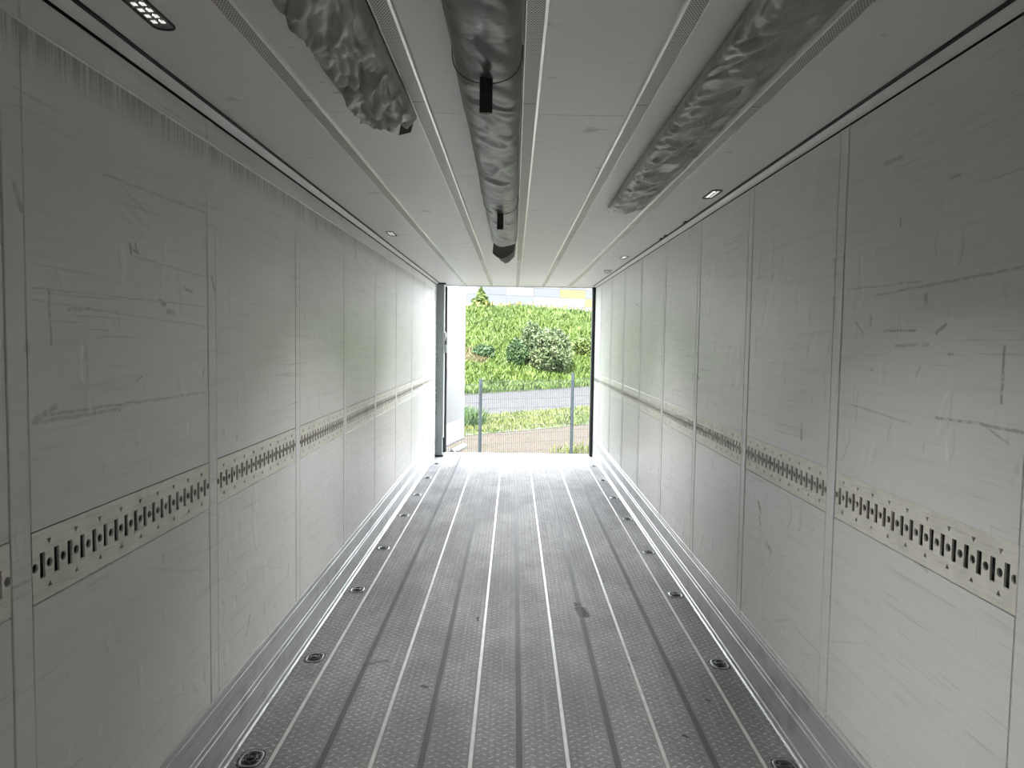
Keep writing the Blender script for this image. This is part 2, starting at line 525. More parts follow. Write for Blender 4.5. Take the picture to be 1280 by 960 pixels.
def side_wall(side):
    s = 1 if side == 'left' else -1            # inward direction
    X = XL if side == 'left' else XR
    J = JL if side == 'left' else JR
    zb, zt = (TB, TT) if side == 'left' else (TBr, TTr)
    mw = M_wl if side == 'left' else M_wr
    root = tag(empty('wall_' + side), kind='structure')
    link('wall_backing', box_me('wall_backing', M_cav, X - s * 0.10, Y0 - .1, -0.12, X - s * 0.032, YE, H + 0.06), root)
    link('joint_backing', box_me('joint_backing', M_dark, X - s * 0.031, Y0, 0.0, X - s * 0.030, YE, H + 0.02), root)
    edges = [Y0] + J + [YE]
    G = 0.0048
    zk = 0.335 if side == 'left' else 0.348
    ztop = 2.669
    for i in range(len(edges) - 1):
        ya = edges[i] + (SW + G if i > 0 else 0)
        yb = edges[i + 1] - (SW + G if i < len(edges) - 2 else 0)
        mu = (M_wl1 if side == 'left' else M_wr1) if i == 2 else mw
        link('wall_panel', box_me('wall_panel', mu, X - s * 0.03, ya, zt + .002, X, yb, ztop, bev=0.0018), root)
        link('wall_panel', box_me('wall_panel', mw, X - s * 0.03, ya, zk - 0.02, X, yb, zb - .002, bev=0.0018), root)
    for i, y in enumerate(J):
        link('joint_strip', box_me('joint_strip', mw, X - s * 0.03, y - SW, zk - 0.02, X + s * 0.0012, y + SW, ztop, bev=0.0018), root)
    if side == 'left':
        # thin raised bead that runs the length of the wall under the cornice
        pr = [(X, 2.574), (X + .004, 2.577), (X + .004, 2.582), (X, 2.585)]
        link('ridge_strip', extrude_profile('ridge_strip', M_corn, pr, Y0, YE, dz=0.012), root)
    # lashing rails
    vis = [i for i in range(len(edges) - 1) if edges[i + 1] > 1.0]
    L0 = 1.08
    plate = {}
    for n, i in enumerate(vis):
        ya = edges[i] + SW + G
        yb = edges[i + 1] - (SW + G if i < len(edges) - 2 else 0)
        L = round(yb - ya, 3)
        if L < 0.6:
            # the short last bay carries a plain closed sheet
            t = link('lashing_rail', box_me('rail_plate', M_track, -.004, 0, 0, 0, L, .182), None, (X, ya, zb + .001))
            tag(t, 'short plain end piece of the %s wall lashing rail beside the opening' % side, 'rail', 'lashing rails in the side walls')
            if s < 0: t.rotation_euler = (0, 0, 0)
            continue
        if L not in plate: plate[L] = lashing_plate(L)
        r = empty('lashing_rail', (X, ya, zb + .001))
        po = link('slotted_plate', plate[L], r)
        po.scale = (s, 1, 1)
        tag(r, 'slotted metal lashing rail section in the %s wall, %s to the camera' % (side, ORD[n]) if n < 7 else
            'small slotted lashing rail in the %s wall, %s to the camera' % (side, ORD[n]),
            'rail', 'lashing rails in the side walls')
        bk = link('back_channel', box_me('back_channel', M_cav, -s * 0.030, 0, 0.0, -s * 0.026, L, 0.182), r)
    # kick plate
    x0 = X
    xi = -1.2015 if side == 'left' else 1.2775
    def rib(z, w=0.004, d=0.004): return [(xi, z - w), (xi + s * d, z - w * .5), (xi + s * d, z + w * .5), (xi, z + w)]
    pr = [(X - s * 0.03, 0.0), (xi + s * .001, 0.0), (xi + s * .001, 0.028)] + rib(0.036, .005, .006) + rib(0.165) + rib(0.195) + rib(0.305) + [(xi, zk - .004), (xi + s * .004, zk), (xi + s * .003, zk + .006), (X - s * .001, zk + .008)]
    pr.append((X - s * 0.03, zk + .002))
    k = link('baseboard_' + side, extrude_profile('baseboard', M_kick, pr, Y0, YE + 0.02))
    tag(k, kind='structure')
    pr = [(xi + s * .0, 0.001)] + [(xi + s * (0.009 * (1 - (j / 4)) ** 1.0 + .0), 0.001 + 0.008 * math.sin(j / 4 * pi / 2)) for j in range(5)]
    q = link('floor_bead', extrude_profile('floor_bead', M_bead, pr, Y0, YE + 0.02, smooth=False), k)
    # cornice: rounded profile between wall and ceiling, open gap at the wall, dark strip as gap shade at the ceiling
    zc0 = 2.678
    pr = [(X, zc0 + .002), (X + s * .006, zc0 - .003)]
    for j in range(7):
        t = j / 6
        pr.append((X + s * (.010 + .030 * t), zc0 - .001 + .020 * (t ** 1.5)))
    pr += [(X + s * .040, H + .01), (X, H + .01)]
    tr = link('trim_1' if side == 'left' else 'trim_2', extrude_profile('cornice', M_corn, pr, Y0, YE, smooth=False))
    tag(tr, kind='structure')
    link('gap_shade_strip', extrude_profile('gap_shade_strip', M_rub, [(X + s * .0395, H - .0065), (X + s * .052, H - .0065), (X + s * .052, H + .01), (X + s * .0395, H + .01)], Y0, YE), tr)  # solid dark strip stands in for the shade of the gap
    return root
side_wall('left'); side_wall('right')

# front bulkhead behind the camera
fr = tag(empty('wall_front'), kind='structure')
for i in range(4):
    w = (XR - XL + .06) / 4
    link('wall_panel', box_me('wall_panel', M_wr, XL - .03 + i * w + .002, Y0 - .08, 0.0, XL - .03 + (i + 1) * w - .002, Y0, H, bev=.002), fr)
link('wall_backing', box_me('wall_backing', M_cav, XL - .1, Y0 - .14, -.12, XR + .1, Y0 - .078, H + .06), fr)

# ------------------------------------------------------------------ ceiling
CJ = [Y0, -0.60, 0.56, 1.73, 2.905, 3.99, 5.22, 6.41, 7.55, 8.70, 9.85, 10.95, YF]
ce = tag(empty('ceiling'), kind='structure')
for i in range(len(CJ) - 1):
    link('ceiling_panel', box_me('ceiling_panel', M_ceil, XL - .03, CJ[i] + (.0015 if i else 0), H, XR + .03, CJ[i + 1] - .0015, H + .03, bev=.0015), ce)
link('roof_backing', box_me('roof_backing', M_cav, XL - .1, Y0 - .14, H + .031, XR + .1, YF + .08, H + .10), ce)
hd = link('trim_3', box_me('rear_header', M_alu, XL - .03, YF + .002, H - .012, XR + .03, YF + .075, H + .03, bev=.003))
tag(hd, kind='structure')

RX = [-0.766, -0.357, 0.048, 0.452, 0.865]
RN = ['leftmost perforated ceiling rail, nearest the left wall',
      'second perforated ceiling rail from the left, beside the left fabric sleeve',
      'middle perforated ceiling rail beside the long strapped fabric sleeve',
      'second perforated ceiling rail from the right, left of the right sleeve',
      'rightmost ceiling rail, perforated near the camera and plain further on']
for i, x in enumerate(RX):
    r = empty('ceiling_rail', (x, 0, H))
    tag(r, RN[i], 'rail', 'perforated rails under the ceiling')
    hw = .031
    inner = 1 if x < 0.2 else -1               # wider flange lip
    for s in (-1, 1):
        w = .010 if s == inner else .0045
        pr = [(s * hw, 0.0), (s * hw, -.010), (s * (hw - .002), -.013), (s * (hw - w), -.013), (s * (hw - w), 0.0)]
        link('flange', extrude_profile('flange', M_rail, pr, Y0 + .01, YF - .01), r)
    if i < 4:
        link('perforated_web', box_me('perforated_web', M_perf, -hw + .004, Y0 + .01, -.007, hw - .004, 8.0, -.0005), r)
        link('plain_web', box_me('plain_web', M_web, -hw + .004, 8.002, -.007, hw - .004, YF - .01, -.0005), r)
    else:
        link('perforated_web', box_me('perforated_web', M_perf, -hw + .004, Y0 + .01, -.007, hw - .004, 3.05, -.0005), r)
        link('plain_web', box_me('plain_web', M_web, -hw + .004, 3.052, -.007, hw - .004, YF - .01, -.0005), r)
    for yy in (2.75, 5.9):
        link('rail_joint', box_me('rail_joint', M_cav, -hw + .004, yy, -.0075, hw - .004, yy + .001, -.001), r)

# ------------------------------------------------------------------ LED lamps
M_led = bpy.data.materials.new('led_cell'); M_led.use_nodes = True
bb = M_led.node_tree.nodes['Principled BSDF']
bb.inputs['Base Color'].default_value = (.9, .9, .85, 1)
bb.inputs['Emission Color'].default_value = (1, 0.98, 0.93, 1)
bb.inputs['Emission Strength'].default_value = 0.05
M_lens, _, _ = mat('lamp_reflector', (0.22, 0.21, 0.21), 0.2, 0.6, var=0.3, vscale=60)
LAMPS = [(-1.000, 2.03, 'recessed LED lamp with white cells in the ceiling, closest to the camera'),
         (1.145, 4.37, 'small recessed ceiling LED lamp between right sleeve end and right wall'),
         (-1.03, 6.19, 'tiny flush ceiling LED lamp by the left wall, halfway along'),
         (1.145, -0.55, 'added recessed ceiling LED lamp by the right wall behind the viewpoint, out of view'),  # added out of view to brighten the near end
         (1.12, 7.65, 'tiny flush ceiling LED lamp by the right wall, far from the camera')]
def lamp_outline(L, W, n=5):
    pts = []
    for sx, sy, a0 in ((1, 1, 0), (-1, 1, 90), (-1, -1, 180), (1, -1, 270)):
        r = W * .45
        for j in range(n):
            t = radians(a0 + 90 * j / (n - 1))
            pts.append((sx * (W / 2 - r) + r * cos(t), sy * (L / 2 - r) + r * sin(t)))
    return pts
def make_lamp(x, y, lab, L=0.26, W=0.064):
    r = empty('ceiling_lamp', (x, y, H)); tag(r, lab, 'lamp', 'LED lamps in the ceiling')
    bm = bmesh.new()
    o1 = lamp_outline(L, W); o2 = lamp_outline(L - .008, W - .008)
    A = [bm.verts.new((p[0], p[1], 0)) for p in o1]; B = [bm.verts.new((p[0], p[1], -.005)) for p in o1]
    C = [bm.verts.new((p[0], p[1], -.005)) for p in o2]; D = [bm.verts.new((p[0], p[1], -.0015)) for p in o2]
    n = len(o1)
    for P, Q in ((A, B), (B, C), (C, D)):
        for k in range(n): bm.faces.new((P[k], P[(k + 1) % n], Q[(k + 1) % n], Q[k]))
    link('bezel', finish(bm, 'bezel', M_rub), r)
    bm = bmesh.new()
    A = [bm.verts.new((p[0], p[1], -.001)) for p in o2]; B = [bm.verts.new((p[0], p[1], -.0025)) for p in o2]
    bm.faces.new(A); bm.faces.new(B[::-1])
    for k in range(n): bm.faces.new((A[k], A[(k + 1) % n], B[(k + 1) % n], B[k]))
    link('lens', finish(bm, 'lens', M_lens), r)
    cm = box_me('led_cell', M_led, -.007, -.0085, -.0045, .007, .0085, -.0026, bev=.001)
    for j in range(5):
        for s in (-1, 1):
            link('led_cell', cm, r, (s * .0115, (j - 2) * .036, 0))
    ld = bpy.data.lights.new('lamp_light', 'AREA')
    ld.shape = 'RECTANGLE'; ld.size = .04; ld.size_y = .2; ld.energy = LAMP_W; ld.spread = radians(75); ld.color = (1, .99, .97)
    lo = bpy.data.objects.new('lamp_light', ld); COL.objects.link(lo); lo.parent = r; lo.location = (0, 0, -.008); lo.rotation_euler = (0, radians(35) * (1 if x > 0 else -1), 0)
for l in LAMPS: make_lamp(*l)

# small bracket by the right wall near the door
bm = bmesh.new()
box(bm, -.05, -.02, -.012, .05, .02, 0, bev=.003)
tube(bm, [(-.045, 0, -.01), (-.045, 0, -.03), (-.01, 0, -.036), (.04, 0, -.02)], .006)
t = link('ceiling_hook', finish(bm, 'ceiling_hook', M_steel), None, (1.13, 9.02, H))
tag(t, 'small metal hook bracket under the ceiling by the right wall near the rear opening', 'hook')
# cable clips on the right cornice
for (yy) in (5.35, 6.05, 6.22):
    bm = bmesh.new(); box(bm, -.014, -.02, -.010, .006, .02, 0.0, bev=.003); tube(bm, [(-.010, -.03, -.008), (-.010, 0, -.012), (-.010, .05, -.006)], .003, 6)
    t = link('cable_clip', finish(bm, 'cable_clip', M_rub), None, (XR - .058, yy, H))
    tag(t, 'small dark clip on the right ceiling edge, %s' % {5.35: 'nearest of the three to the camera', 6.05: 'middle one of the three', 6.22: 'furthest of the three from the camera'}[yy], 'clip', 'clips on the right ceiling edge')

# ------------------------------------------------------------------ fabric sleeves
def crease(u, v, seed):
    """crumpled cloth: facets between randomly placed folds (cellular distance) with soft warping"""
    p = Vector((u, v, seed))
    q = p + noise.noise_vector(p * 0.8) * 0.35
    d, _ = noise.voronoi(q)
    big = min(1.0, (d[1] - d[0]) * 1.6)             # pyramidal facets with sharp valleys
    d2, _ = noise.voronoi(q * 2.3 + Vector((9, 4, 0)))
    small = min(1.0, (d2[1] - d2[0]) * 1.6)
    rdg = 1 - min(1, abs(noise.noise(q * 1.2 + Vector((4, 0, 3)))) * 3.5)
    return 0.75 * (big - .4) + 0.30 * (small - .4) + 0.6 * (rdg - .4)

def sleeve(name, y0, y1, xa, xb, drop, skew, amp, su, sv, seed, label, fab, slant=0.0, nu=560, nv=56, taper=0.35):
    root = empty(name, ((xa + xb) / 2, y0, H - .0035))
    cx0, cy0 = (xa + xb) / 2, y0
    V = []; F = []
    hw = (xb - xa) / 2
    for i in range(nu + 1):
        t = i / nu; y = y0 + (y1 - y0) * t
        e = min(1.0, (1 - t) * (y1 - y0) / taper)
        endf = 0.35 + 0.65 * e ** 0.6
        wv = noise.noise(Vector((y * 1.7, seed, 0)))
        for j in range(nv + 1):
            a = j / nv
            th = pi * a
            ex = cos(pi - th) if True else 0
            cxx = math.copysign(abs(ex) ** 0.85, ex)
            sz = sin(th) ** 0.62
            x = (hw * (cxx + skew * sz)) * (1 + 0.06 * wv)
            z = -drop * sz * endf * (1 + 0.14 * wv)
            c = crease((y + slant * x * 2.2) * su, (a * 2.2) * sv, seed)
            m = sin(th) ** 1.4
            d = amp * c * m
            nx, nz = cos(pi - th) * .6, -sin(th)
            x += nx * d; z += nz * d
            x = max(-hw * 1.0, min(hw * 1.0, x)) if j in (0, nv) else x
            z = min(z, -0.0005) if 0 < j < nv else 0.0
            yy = y
            if t > .97: yy += .03 * noise.noise(Vector((a * 6, seed, 2)))
            V.append((x, yy - cy0, z))
    W = nv + 1
    for i in range(nu):
        for j in range(nv):
            F.append((i * W + j, i * W + j + 1, (i + 1) * W + j + 1, (i + 1) * W + j))
    me = mesh_np('sleeve_fabric', np.array(V), np.array(F), fab)
    for pl in me.polygons: pl.use_smooth = True
    o = link('sleeve_fabric', me, root)
    sm = o.modifiers.new('thick', 'SOLIDIFY'); sm.thickness = .002; sm.offset = -1
    # dark inner sheet that paints the shade inside the open rear end
    end = [Vector(V[nu * W + j]) for j in range(W)]
    bm = bmesh.new()
    A = [bm.verts.new(p + Vector((0, -.012, 0))) for p in end[::4]]
    c = bm.verts.new(Vector((sum(p.x for p in end) / W, (y1 - y0) - .05, -.02)))
    for k in range(len(A) - 1): bm.faces.new((A[k], A[k + 1], c))
    bm.faces.new((A[-1], A[0], c))
    link('end_shade', finish(bm, 'end_shade', M_fab2), root)
    tag(root, label, 'fabric sleeve', 'folded grey fabric sleeves under the ceiling')
    return root

s1 = sleeve('fabric_sleeve', 0.2, 2.93, -0.590, -0.392, 0.10, -0.05, .042, 6.0, 1.5, 3.1,
            'crumpled grey fabric sleeve under the ceiling between the two left rails', M_fab, slant=0.8, taper=.25)
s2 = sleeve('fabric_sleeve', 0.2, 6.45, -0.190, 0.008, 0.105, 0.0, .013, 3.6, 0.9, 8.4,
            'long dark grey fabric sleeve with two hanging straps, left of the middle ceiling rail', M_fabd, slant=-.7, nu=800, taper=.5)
s3 = sleeve('fabric_sleeve', 0.2, 4.72, 0.590, 0.808, 0.078, -0.24, .029, 7.0, 1.4, 15.7,
            'wrinkled grey fabric sleeve under the ceiling between the two right rails', M_fab, slant=.9, nu=800, taper=.25)
# sleeve ends: dark sheets as shaded openings, a tip coloured as lit, hooks
def flap(root, pts, m, name):
    bm = bmesh.new()
    n = len(pts)
    A = [bm.verts.new(p) for p in pts]; B = [bm.verts.new((p[0], p[1] + .004, p[2])) for p in pts]
    bm.faces.new(A); bm.faces.new(B[::-1])
    for k in range(n): bm.faces.new((A[k], A[(k + 1) % n], B[(k + 1) % n], B[k]))
    return link(name, finish(bm, name, m), root)
l2 = 6.45 - 0.2
flap(s2, [(-.098, l2 - .02, -.035), (-.105, l2, -.115), (-.07, l2 + .01, -.145), (-.03, l2 + .02, -.16), (.02, l2 + .01, -.145), (.075, l2, -.10), (.095, l2 - .02, -.03), (.05, l2 - .03, -.02), (-.05, l2 - .03, -.02)], M_fab2, 'pocket_shade')  # dark sheet in place of the shaded pocket
flap(s2, [(-.07, l2 + .03, -.12), (-.04, l2 + .03, -.17), (0.005, l2 + .03, -.198), (.035, l2 + .03, -.188), (.085, l2 + .03, -.14), (.095, l2 + .03, -.06), (.0, l2 + .02, -.04)], M_fab3, 'lit_flap')  # drooping tip, coloured pale as if lit
l1 = 2.93 - .2
flap(s1, [(.045, l1 - .03, -.03), (.03, l1, -.075), (.075, l1 + .01, -.060), (.091, l1, -.012), (.07, l1 - .03, -.005)], M_fab2, 'pocket_shade')  # dark sheet in place of the shaded open end
for rt_, x, y, nm in ((s1, .066, l1 + .02, 'hook'), (s1, -.085, l1 + .01, 'hook'), (s3, -.115, 4.52 + .02, 'hook')):
    bm = bmesh.new(); tube(bm, [(x, y, -.001), (x, y + .004, -.03), (x + .006, y + .01, -.042), (x + .012, y + .006, -.034)], .003, 6)
    link(nm, finish(bm, nm, M_steel), rt_)
# straps on the long sleeve
for (yy, zt) in ((2.20, -.100), (4.46, -.100)):
    bm = bmesh.new()
    y = yy - .2
    # seam cord around the sleeve
    tube(bm, [(.104 * cos(pi - pi * k / 16), y + .02, -.112 * sin(pi * k / 16) ** .62 - .003 if 0 < k < 16 else -.002) for k in range(17)], .0018, 6)
    link('seam_cord', finish(bm, 'seam_cord', M_fab2), s2)
    bm = bmesh.new(); box(bm, -.020, y - .0025, zt - .105, .018, y + .0025, zt, bev=.001)
    st = link('strap', finish(bm, 'strap', M_strap), s2)
    bm = bmesh.new(); box(bm, -.019, y - .004, zt - .110, .017, y + .004, zt - .105, bev=.001)
    link('strap_end', finish(bm, 'strap_end', M_white), st)

# ------------------------------------------------------------------ floor
fl = tag(empty('floor'), kind='structure')
link('floor_backing', box_me('floor_backing', M_cav, XL - .1, Y0 - .14, -.16, XR + .1, YF - .01, -.012), fl)
bar_verts = []
def plank(xa, xb, groove):
    segs = [(xa, xb)]
    if groove:
        c = (xa + xb) / 2
        segs = [(xa, c - .014), (c + .014, xb)]
    bm = bmesh.new()
    for q in segs: box(bm, q[0], Y0, -.012, q[1], YF, 0)
    me = finish(bm, 'plank', M_floor)
    pk = link('plank', me, fl)
    if groove:
        link('groove', box_me('groove', M_groove, c - .0139, Y0, -.012, c + .0139, YF - .002, -.0025), pk)
    # tread bars
    V = []; F = []
    dx, dy = .030, .047
    for q in segs:
        n = max(1, int((q[1] - q[0]) / dx))
        off = ((q[1] - q[0]) - n * dx) / 2
        for i in range(n):
            xc = q[0] + off + (i + .5) * dx
            sg = 1 if i % 2 == 0 else -1
            yy = 1.4 + (dy / 2 if i % 2 else 0)
            while yy < YF - .05:
                a = sg * radians(33)
                L, w, h = .012, .0030, .0018
                ca, sa = cos(a), sin(a)
                k = len(V)
                for (u, v, z) in ((-L, -w, 0.0003), (L, -w, 0.0003), (L, w, 0.0003), (-L, w, 0.0003), (-L * .75, 0, h), (L * .75, 0, h)):
                    V.append((xc + u * ca - v * sa, yy + u * sa + v * ca, z))
                F += [(k, k + 1, k + 5, k + 4), (k + 2, k + 3, k + 4, k + 5), (k + 1, k + 2, k + 5, k + 5), (k + 3, k, k + 4, k + 4)]
                yy += dy
    if V:
        F = [f for f in F if f[2] != f[3]]
        t = link('tread_bars', mesh_np('tread_bars', np.array(V), np.array(F), M_tread), pk)
        tag(t, kind='stuff')
ex = [-1.215] + FS + [1.290]
for i in range(len(ex) - 1):
    plank(ex[i] + (.0085 if i else 0), ex[i + 1] - (.0085 if i < len(ex) - 2 else 0), 0 < i < len(ex) - 2)
for x in FS:
    link('seam_strip', box_me('seam_strip', M_seam, x - .0085, Y0, -.012, x + .0085, YF, .0018, bev=.001), fl)
sill = link('trim_4', box_me('rear_sill', M_alu, XL - .03, YF + .001, -.16, XR + .03, YF + .03, -.002, bev=.002)); tag(sill, kind='structure')

# lashing rings sunk in the floor
def oval(rx, ry, n=24, pw=.7):
    return [(rx * math.copysign(abs(cos(t)) ** pw, cos(t)), ry * math.copysign(abs(sin(t)) ** pw, sin(t))) for t in [2 * pi * k / n for k in range(n)]]
def ring_meshes():
    def loftme(name, m, loops):
        bm = bmesh.new(); R = [[bm.verts.new((x, y, z)) for x, y in o] for o, z in loops]
        n = len(R[0])
        for A, B in zip(R, R[1:]):
            for k in range(n): bm.faces.new((A[k], A[(k + 1) % n], B[(k + 1) % n], B[k]))
        return bm, R
    bm, R = loftme('f', None, [(oval(.050, .066), .0002), (oval(.048, .064), .0035), (oval(.040, .055), .0035), (oval(.038, .053), .001)])
    frame = finish(bm, 'rim', M_steel2, True)
    bm, R = loftme('r', None, [(oval(.056, .074), .0003), (oval(.055, .073), .0012), (oval(.049, .065), .0012)])
    seal = finish(bm, 'seal', M_rub)
    bm, R = loftme('p', None, [(oval(.039, .054), .0016), (oval(.030, .044), .0006)])
    bm.faces.new(R[-1]); pan = finish(bm, 'pan', M_rub)
    bm = bmesh.new()
    pts = [(x, y, .006) for x, y in oval(.021, .033, 16)]
    tube(bm, pts + [pts[0]], .0035, 6, caps=False)
    ring = finish(bm, 'ring', M_ring, True)
    bm = bmesh.new(); box(bm, -.028, -.008, .001, .028, .008, .0085, bev=.002); hinge = finish(bm, 'hinge_block', M_ring)
    return seal, frame, pan, ring, hinge
M_steel2, _, _ = mat('rim_steel', (0.32, 0.32, 0.32), 0.35, 0.8)
M_ring, _, _ = mat('ring_steel', (0.10, 0.10, 0.10), 0.4, 0.6)
RM = ring_meshes()
ringY = [3.10, 4.125, 5.28, 6.36, 7.56, 8.60, 9.67, 10.78]
ringX = {'left': -1.112, 'right': 1.206}
for side in ('left', 'right'):
    for i, y in enumerate(ringY):
        r = empty('lashing_ring', (ringX[side], y, 0.0))
        for nm, me in zip(('seal', 'rim', 'pan', 'ring', 'hinge_block'), RM):
            o = link(nm, me, r)
        tag(r, 'dark oval lashing ring in floor by the %s wall, %s to the camera' % (side, ORD[i]), 'lashing ring', 'lashing rings sunk in the floor')

# ------------------------------------------------------------------ rear opening
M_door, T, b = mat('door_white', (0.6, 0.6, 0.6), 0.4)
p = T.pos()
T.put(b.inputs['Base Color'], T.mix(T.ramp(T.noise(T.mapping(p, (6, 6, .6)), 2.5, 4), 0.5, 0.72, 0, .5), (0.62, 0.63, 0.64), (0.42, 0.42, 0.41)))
M_post = metal_mat('rear_post', (0.26, 0.30, 0.29), 0.5, 0.2, 0.3, (10, 10, 1))
pl = tag(empty('trim_5', (XL, 11.42, 0)), kind='structure')
link('post_body', box_me('post_body', M_post, .010, 0, .03, .112, .09, 2.688, bev=.004), pl)
link('edge_profile', box_me('edge_profile', M_bead, -.004, .0, .02, .009, .05, 2.67, bev=.002), pl)
link('edge_profile', box_me('edge_profile', M_corn, .1125, .02, .30, .128, .09, 2.688, bev=.002), pl)
link('post_foot', box_me('post_foot', M_rub, .0, -.005, .0005, .125, .095, .03, bev=.003), pl)
link('post_head', box_me('post_head', M_rub, .0, -.01, 2.676, .14, .10, 2.6985, bev=.003), pl)
# frame jambs behind
for nm, x0, x1 in (('trim_6', XL - .10, XL + .03), ('trim_7', XR - .002, XR + .10)):
    t = link(nm, box_me('jamb', M_alu, x0, YE + .001, -.12, x1, YF + .08, H - .001, bev=.003)); tag(t, kind='structure')
# black rubber seals
t = link('door_seal', box_me('door_seal', M_rub, XL + .032, YF + .012, .0, XL + .128, YF + .075, H - .02, bev=.012))
tag(t, 'black rubber seal standing at the left edge of the rear opening beside the door leaf', 'seal', 'door seals')
t = link('door_seal', box_me('door_seal', M_rub, XR - .048, 11.66, .004, XR - .004, 11.80, H - .016, bev=.008))
tag(t, 'narrow black rubber seal down the right edge of the rear opening', 'seal', 'door seals')
# latch on post
lt = empty('door_latch', (XL + .132, 11.46, 1.86))
bm = bmesh.new(); box(bm, -.018, .0, -.11, .022, .05, .09, bev=.006); link('housing', finish(bm, 'housing', M_rub), lt)
bm = bmesh.new(); tube(bm, [(.0, -.004, -.05), (.015, -.012, .0), (.015, -.01, .06), (.0, -.004, .085)], .009); link('lever', finish(bm, 'lever', M_steel), lt)
bm = bmesh.new(); box(bm, -.02, .0, -.24, .028, .055, -.112, bev=.006); link('bracket', finish(bm, 'bracket', M_post), lt)
tag(lt, 'dark latch with a steel lever on the grey post left of the rear opening', 'latch')
bm = bmesh.new(); tube(bm, [(0, 0, 0), (.02, .02, -.01), (.045, .05, .01), (.05, .09, .06), (.048, .12, .25)], .003, 6)
t = link('cable', finish(bm, 'cable', M_rub), None, (XL + .108, 11.515, 1.13)); tag(t, 'thin dark cable looping from the grey post to the open door', 'cable')

# door leaf, swung open to the left
A = Vector((-1.125, 12.02, 0)); B = Vector((-0.868, 13.28, 0))
ang = math.atan2((B - A).y, (B - A).x)
Ld = (B - A).length
dr = tag(empty('door_1', (A.x, A.y, 0.055), ang), kind='structure')
M_doork, _, _ = mat('door_kick_plate', (0.60, 0.61, 0.62), 0.4, 0.3, var=0.06)
# local x along leaf, inner face towards -y (towards the opening centre)
link('door_panel', box_me('door_panel', M_door, 0, 0.006, 0.0, Ld, .075, 2.705, bev=.006), dr)
link('kick_plate', box_me('kick_plate', M_doork, .015, .002, .02, Ld - .015, .0055, .37, bev=.001), dr)
link('top_plate', box_me('top_plate', M_door, .015, .002, 2.42, Ld - .015, .0055, 2.69, bev=.001), dr)
for z in (.42, 1.2, 1.9, 2.38):
    link('hinge', box_me('hinge', M_steel, -.06, .03, z, .05, .07, z + .07, bev=.005), dr)
link('edge_seal', box_me('edge_seal', M_rub, Ld, .01, .01, Ld + .012, .07, 2.70, bev=.004), dr)
link('bottom_seal', box_me('bottom_seal', M_rub, .01, .006, -.012, Ld, .03, -.0005, bev=.002), dr)
# white bumper tube below the door
bt = empty('bumper_tube', (-1.02, 12.25, -.055), ang)
bm = bmesh.new(); tube(bm, [(0, 0, 0), (.04, 0, 0), (.8, 0, 0), (.84, 0, 0)], [.045, .055, .055, .045], 20); link('tube_body', finish(bm, 'tube_body', M_door, True), bt)
bm = bmesh.new(); tube(bm, [(.845, 0, 0), (.875, 0, 0)], .04, 16); link('end_cap', finish(bm, 'end_cap', M_rub), bt)
bm = bmesh.new(); tube(bm, [(.12, 0, 0), (.17, 0, 0)], .0575, 20); link('clamp_band', finish(bm, 'clamp_band', M_rub), bt)
bm = bmesh.new(); box(bm, .1, -.03, -.3, .16, .03, -.05, bev=.004); box(bm, -.45, -.03, -.3, .16, .03, -.24, bev=.004); link('bracket', finish(bm, 'bracket', M_steel), bt)
tag(bt, 'white round bumper tube under the open door leaf', 'bumper')

# ------------------------------------------------------------------ outside
dv = Vector((0.887, 0.461)); nv_ = Vector((-0.461, 0.887))
def ST(s, t):
    return (s * dv.x + t * nv_.x, s * dv.y + t * nv_.y)
def gz(s, t):
    x = s * dv.x + t * nv_.x
    return -1.12 + .045 * max(-9, min(9, x + 0.7))
def bank(s, t):
    k = max(0.0, min(1.0, (t - 38.6) / 13.0))
    crest = 5.35 - 0.09 * abs(s - 27.0) ** 1.0 * (1.0 if s > 27 else .25)
    return gz(s, t) + crest * (k ** .9) + .02 + .18 * min(1, k * 6) * noise.noise(Vector((s * .4, t * .4, 1)))

def ground_grid(name, m, s0, s1, t0, t1, ns, nt, zf, wob=0.0):
    V = []; F = []
    for j in range(nt + 1):
        for i in range(ns + 1):
            s = s0 + (s1 - s0) * i / ns; t = t0 + (t1 - t0) * j / nt
            if wob and j in (0, nt): t += wob * noise.noise(Vector((s * 1.1, t, 0)))
            x, y = ST(s, t); V.append((x, y, zf(s, t)))
    for j in range(nt):
        for i in range(ns):
            k = j * (ns + 1) + i; F.append((k, k + 1, k + ns + 2, k + ns + 1))
    me = mesh_np(name, np.array(V), np.array(F), m)
    for q in me.polygons: q.use_smooth = True
    return link(name, me)

M_gravel, T, b = mat('gravel', rough=1.0, spec=0.05)
p = T.pos()
c = T.mix(T.ramp(T.noise(p, 14, 5, .7), .35, .65), (0.20, 0.165, 0.13), (0.33, 0.285, 0.24))
c = T.mix(T.ramp(T.noise(p, 1.1, 4), .55, .7, 0, .5), c, (0.15, 0.17, 0.06))
T.put(b.inputs['Base Color'], c); T.put(b.inputs['Normal'], T.bump(T.noise(p, 14, 5, .7), 1, .05))
M_road, T, b = mat('asphalt', rough=1.0, spec=0.05)
p = T.pos()
c = T.mix(T.ramp(T.noise(p, 2.0, 5), .35, .65), (0.25, 0.245, 0.26), (0.31, 0.305, 0.325))
T.put(b.inputs['Base Color'], c)
def green(name, a_, b_, c_, tr=0.0):
    m, T, b = mat(name, rough=0.6, spec=0.25)
    p = T.pos()
    c = T.mix(T.ramp(T.noise(p, .55, 4, .6), .38, .62), a_, b_)
    c = T.mix(T.ramp(T.noise(p, 3.1, 3, .6), .5, .7, 0, .8), c, c_)
    T.put(b.inputs['Base Color'], c)
    return m
M_soil = green('bank_soil', (0.05, 0.08, 0.015), (0.07, 0.11, 0.02), (0.10, 0.10, 0.03))
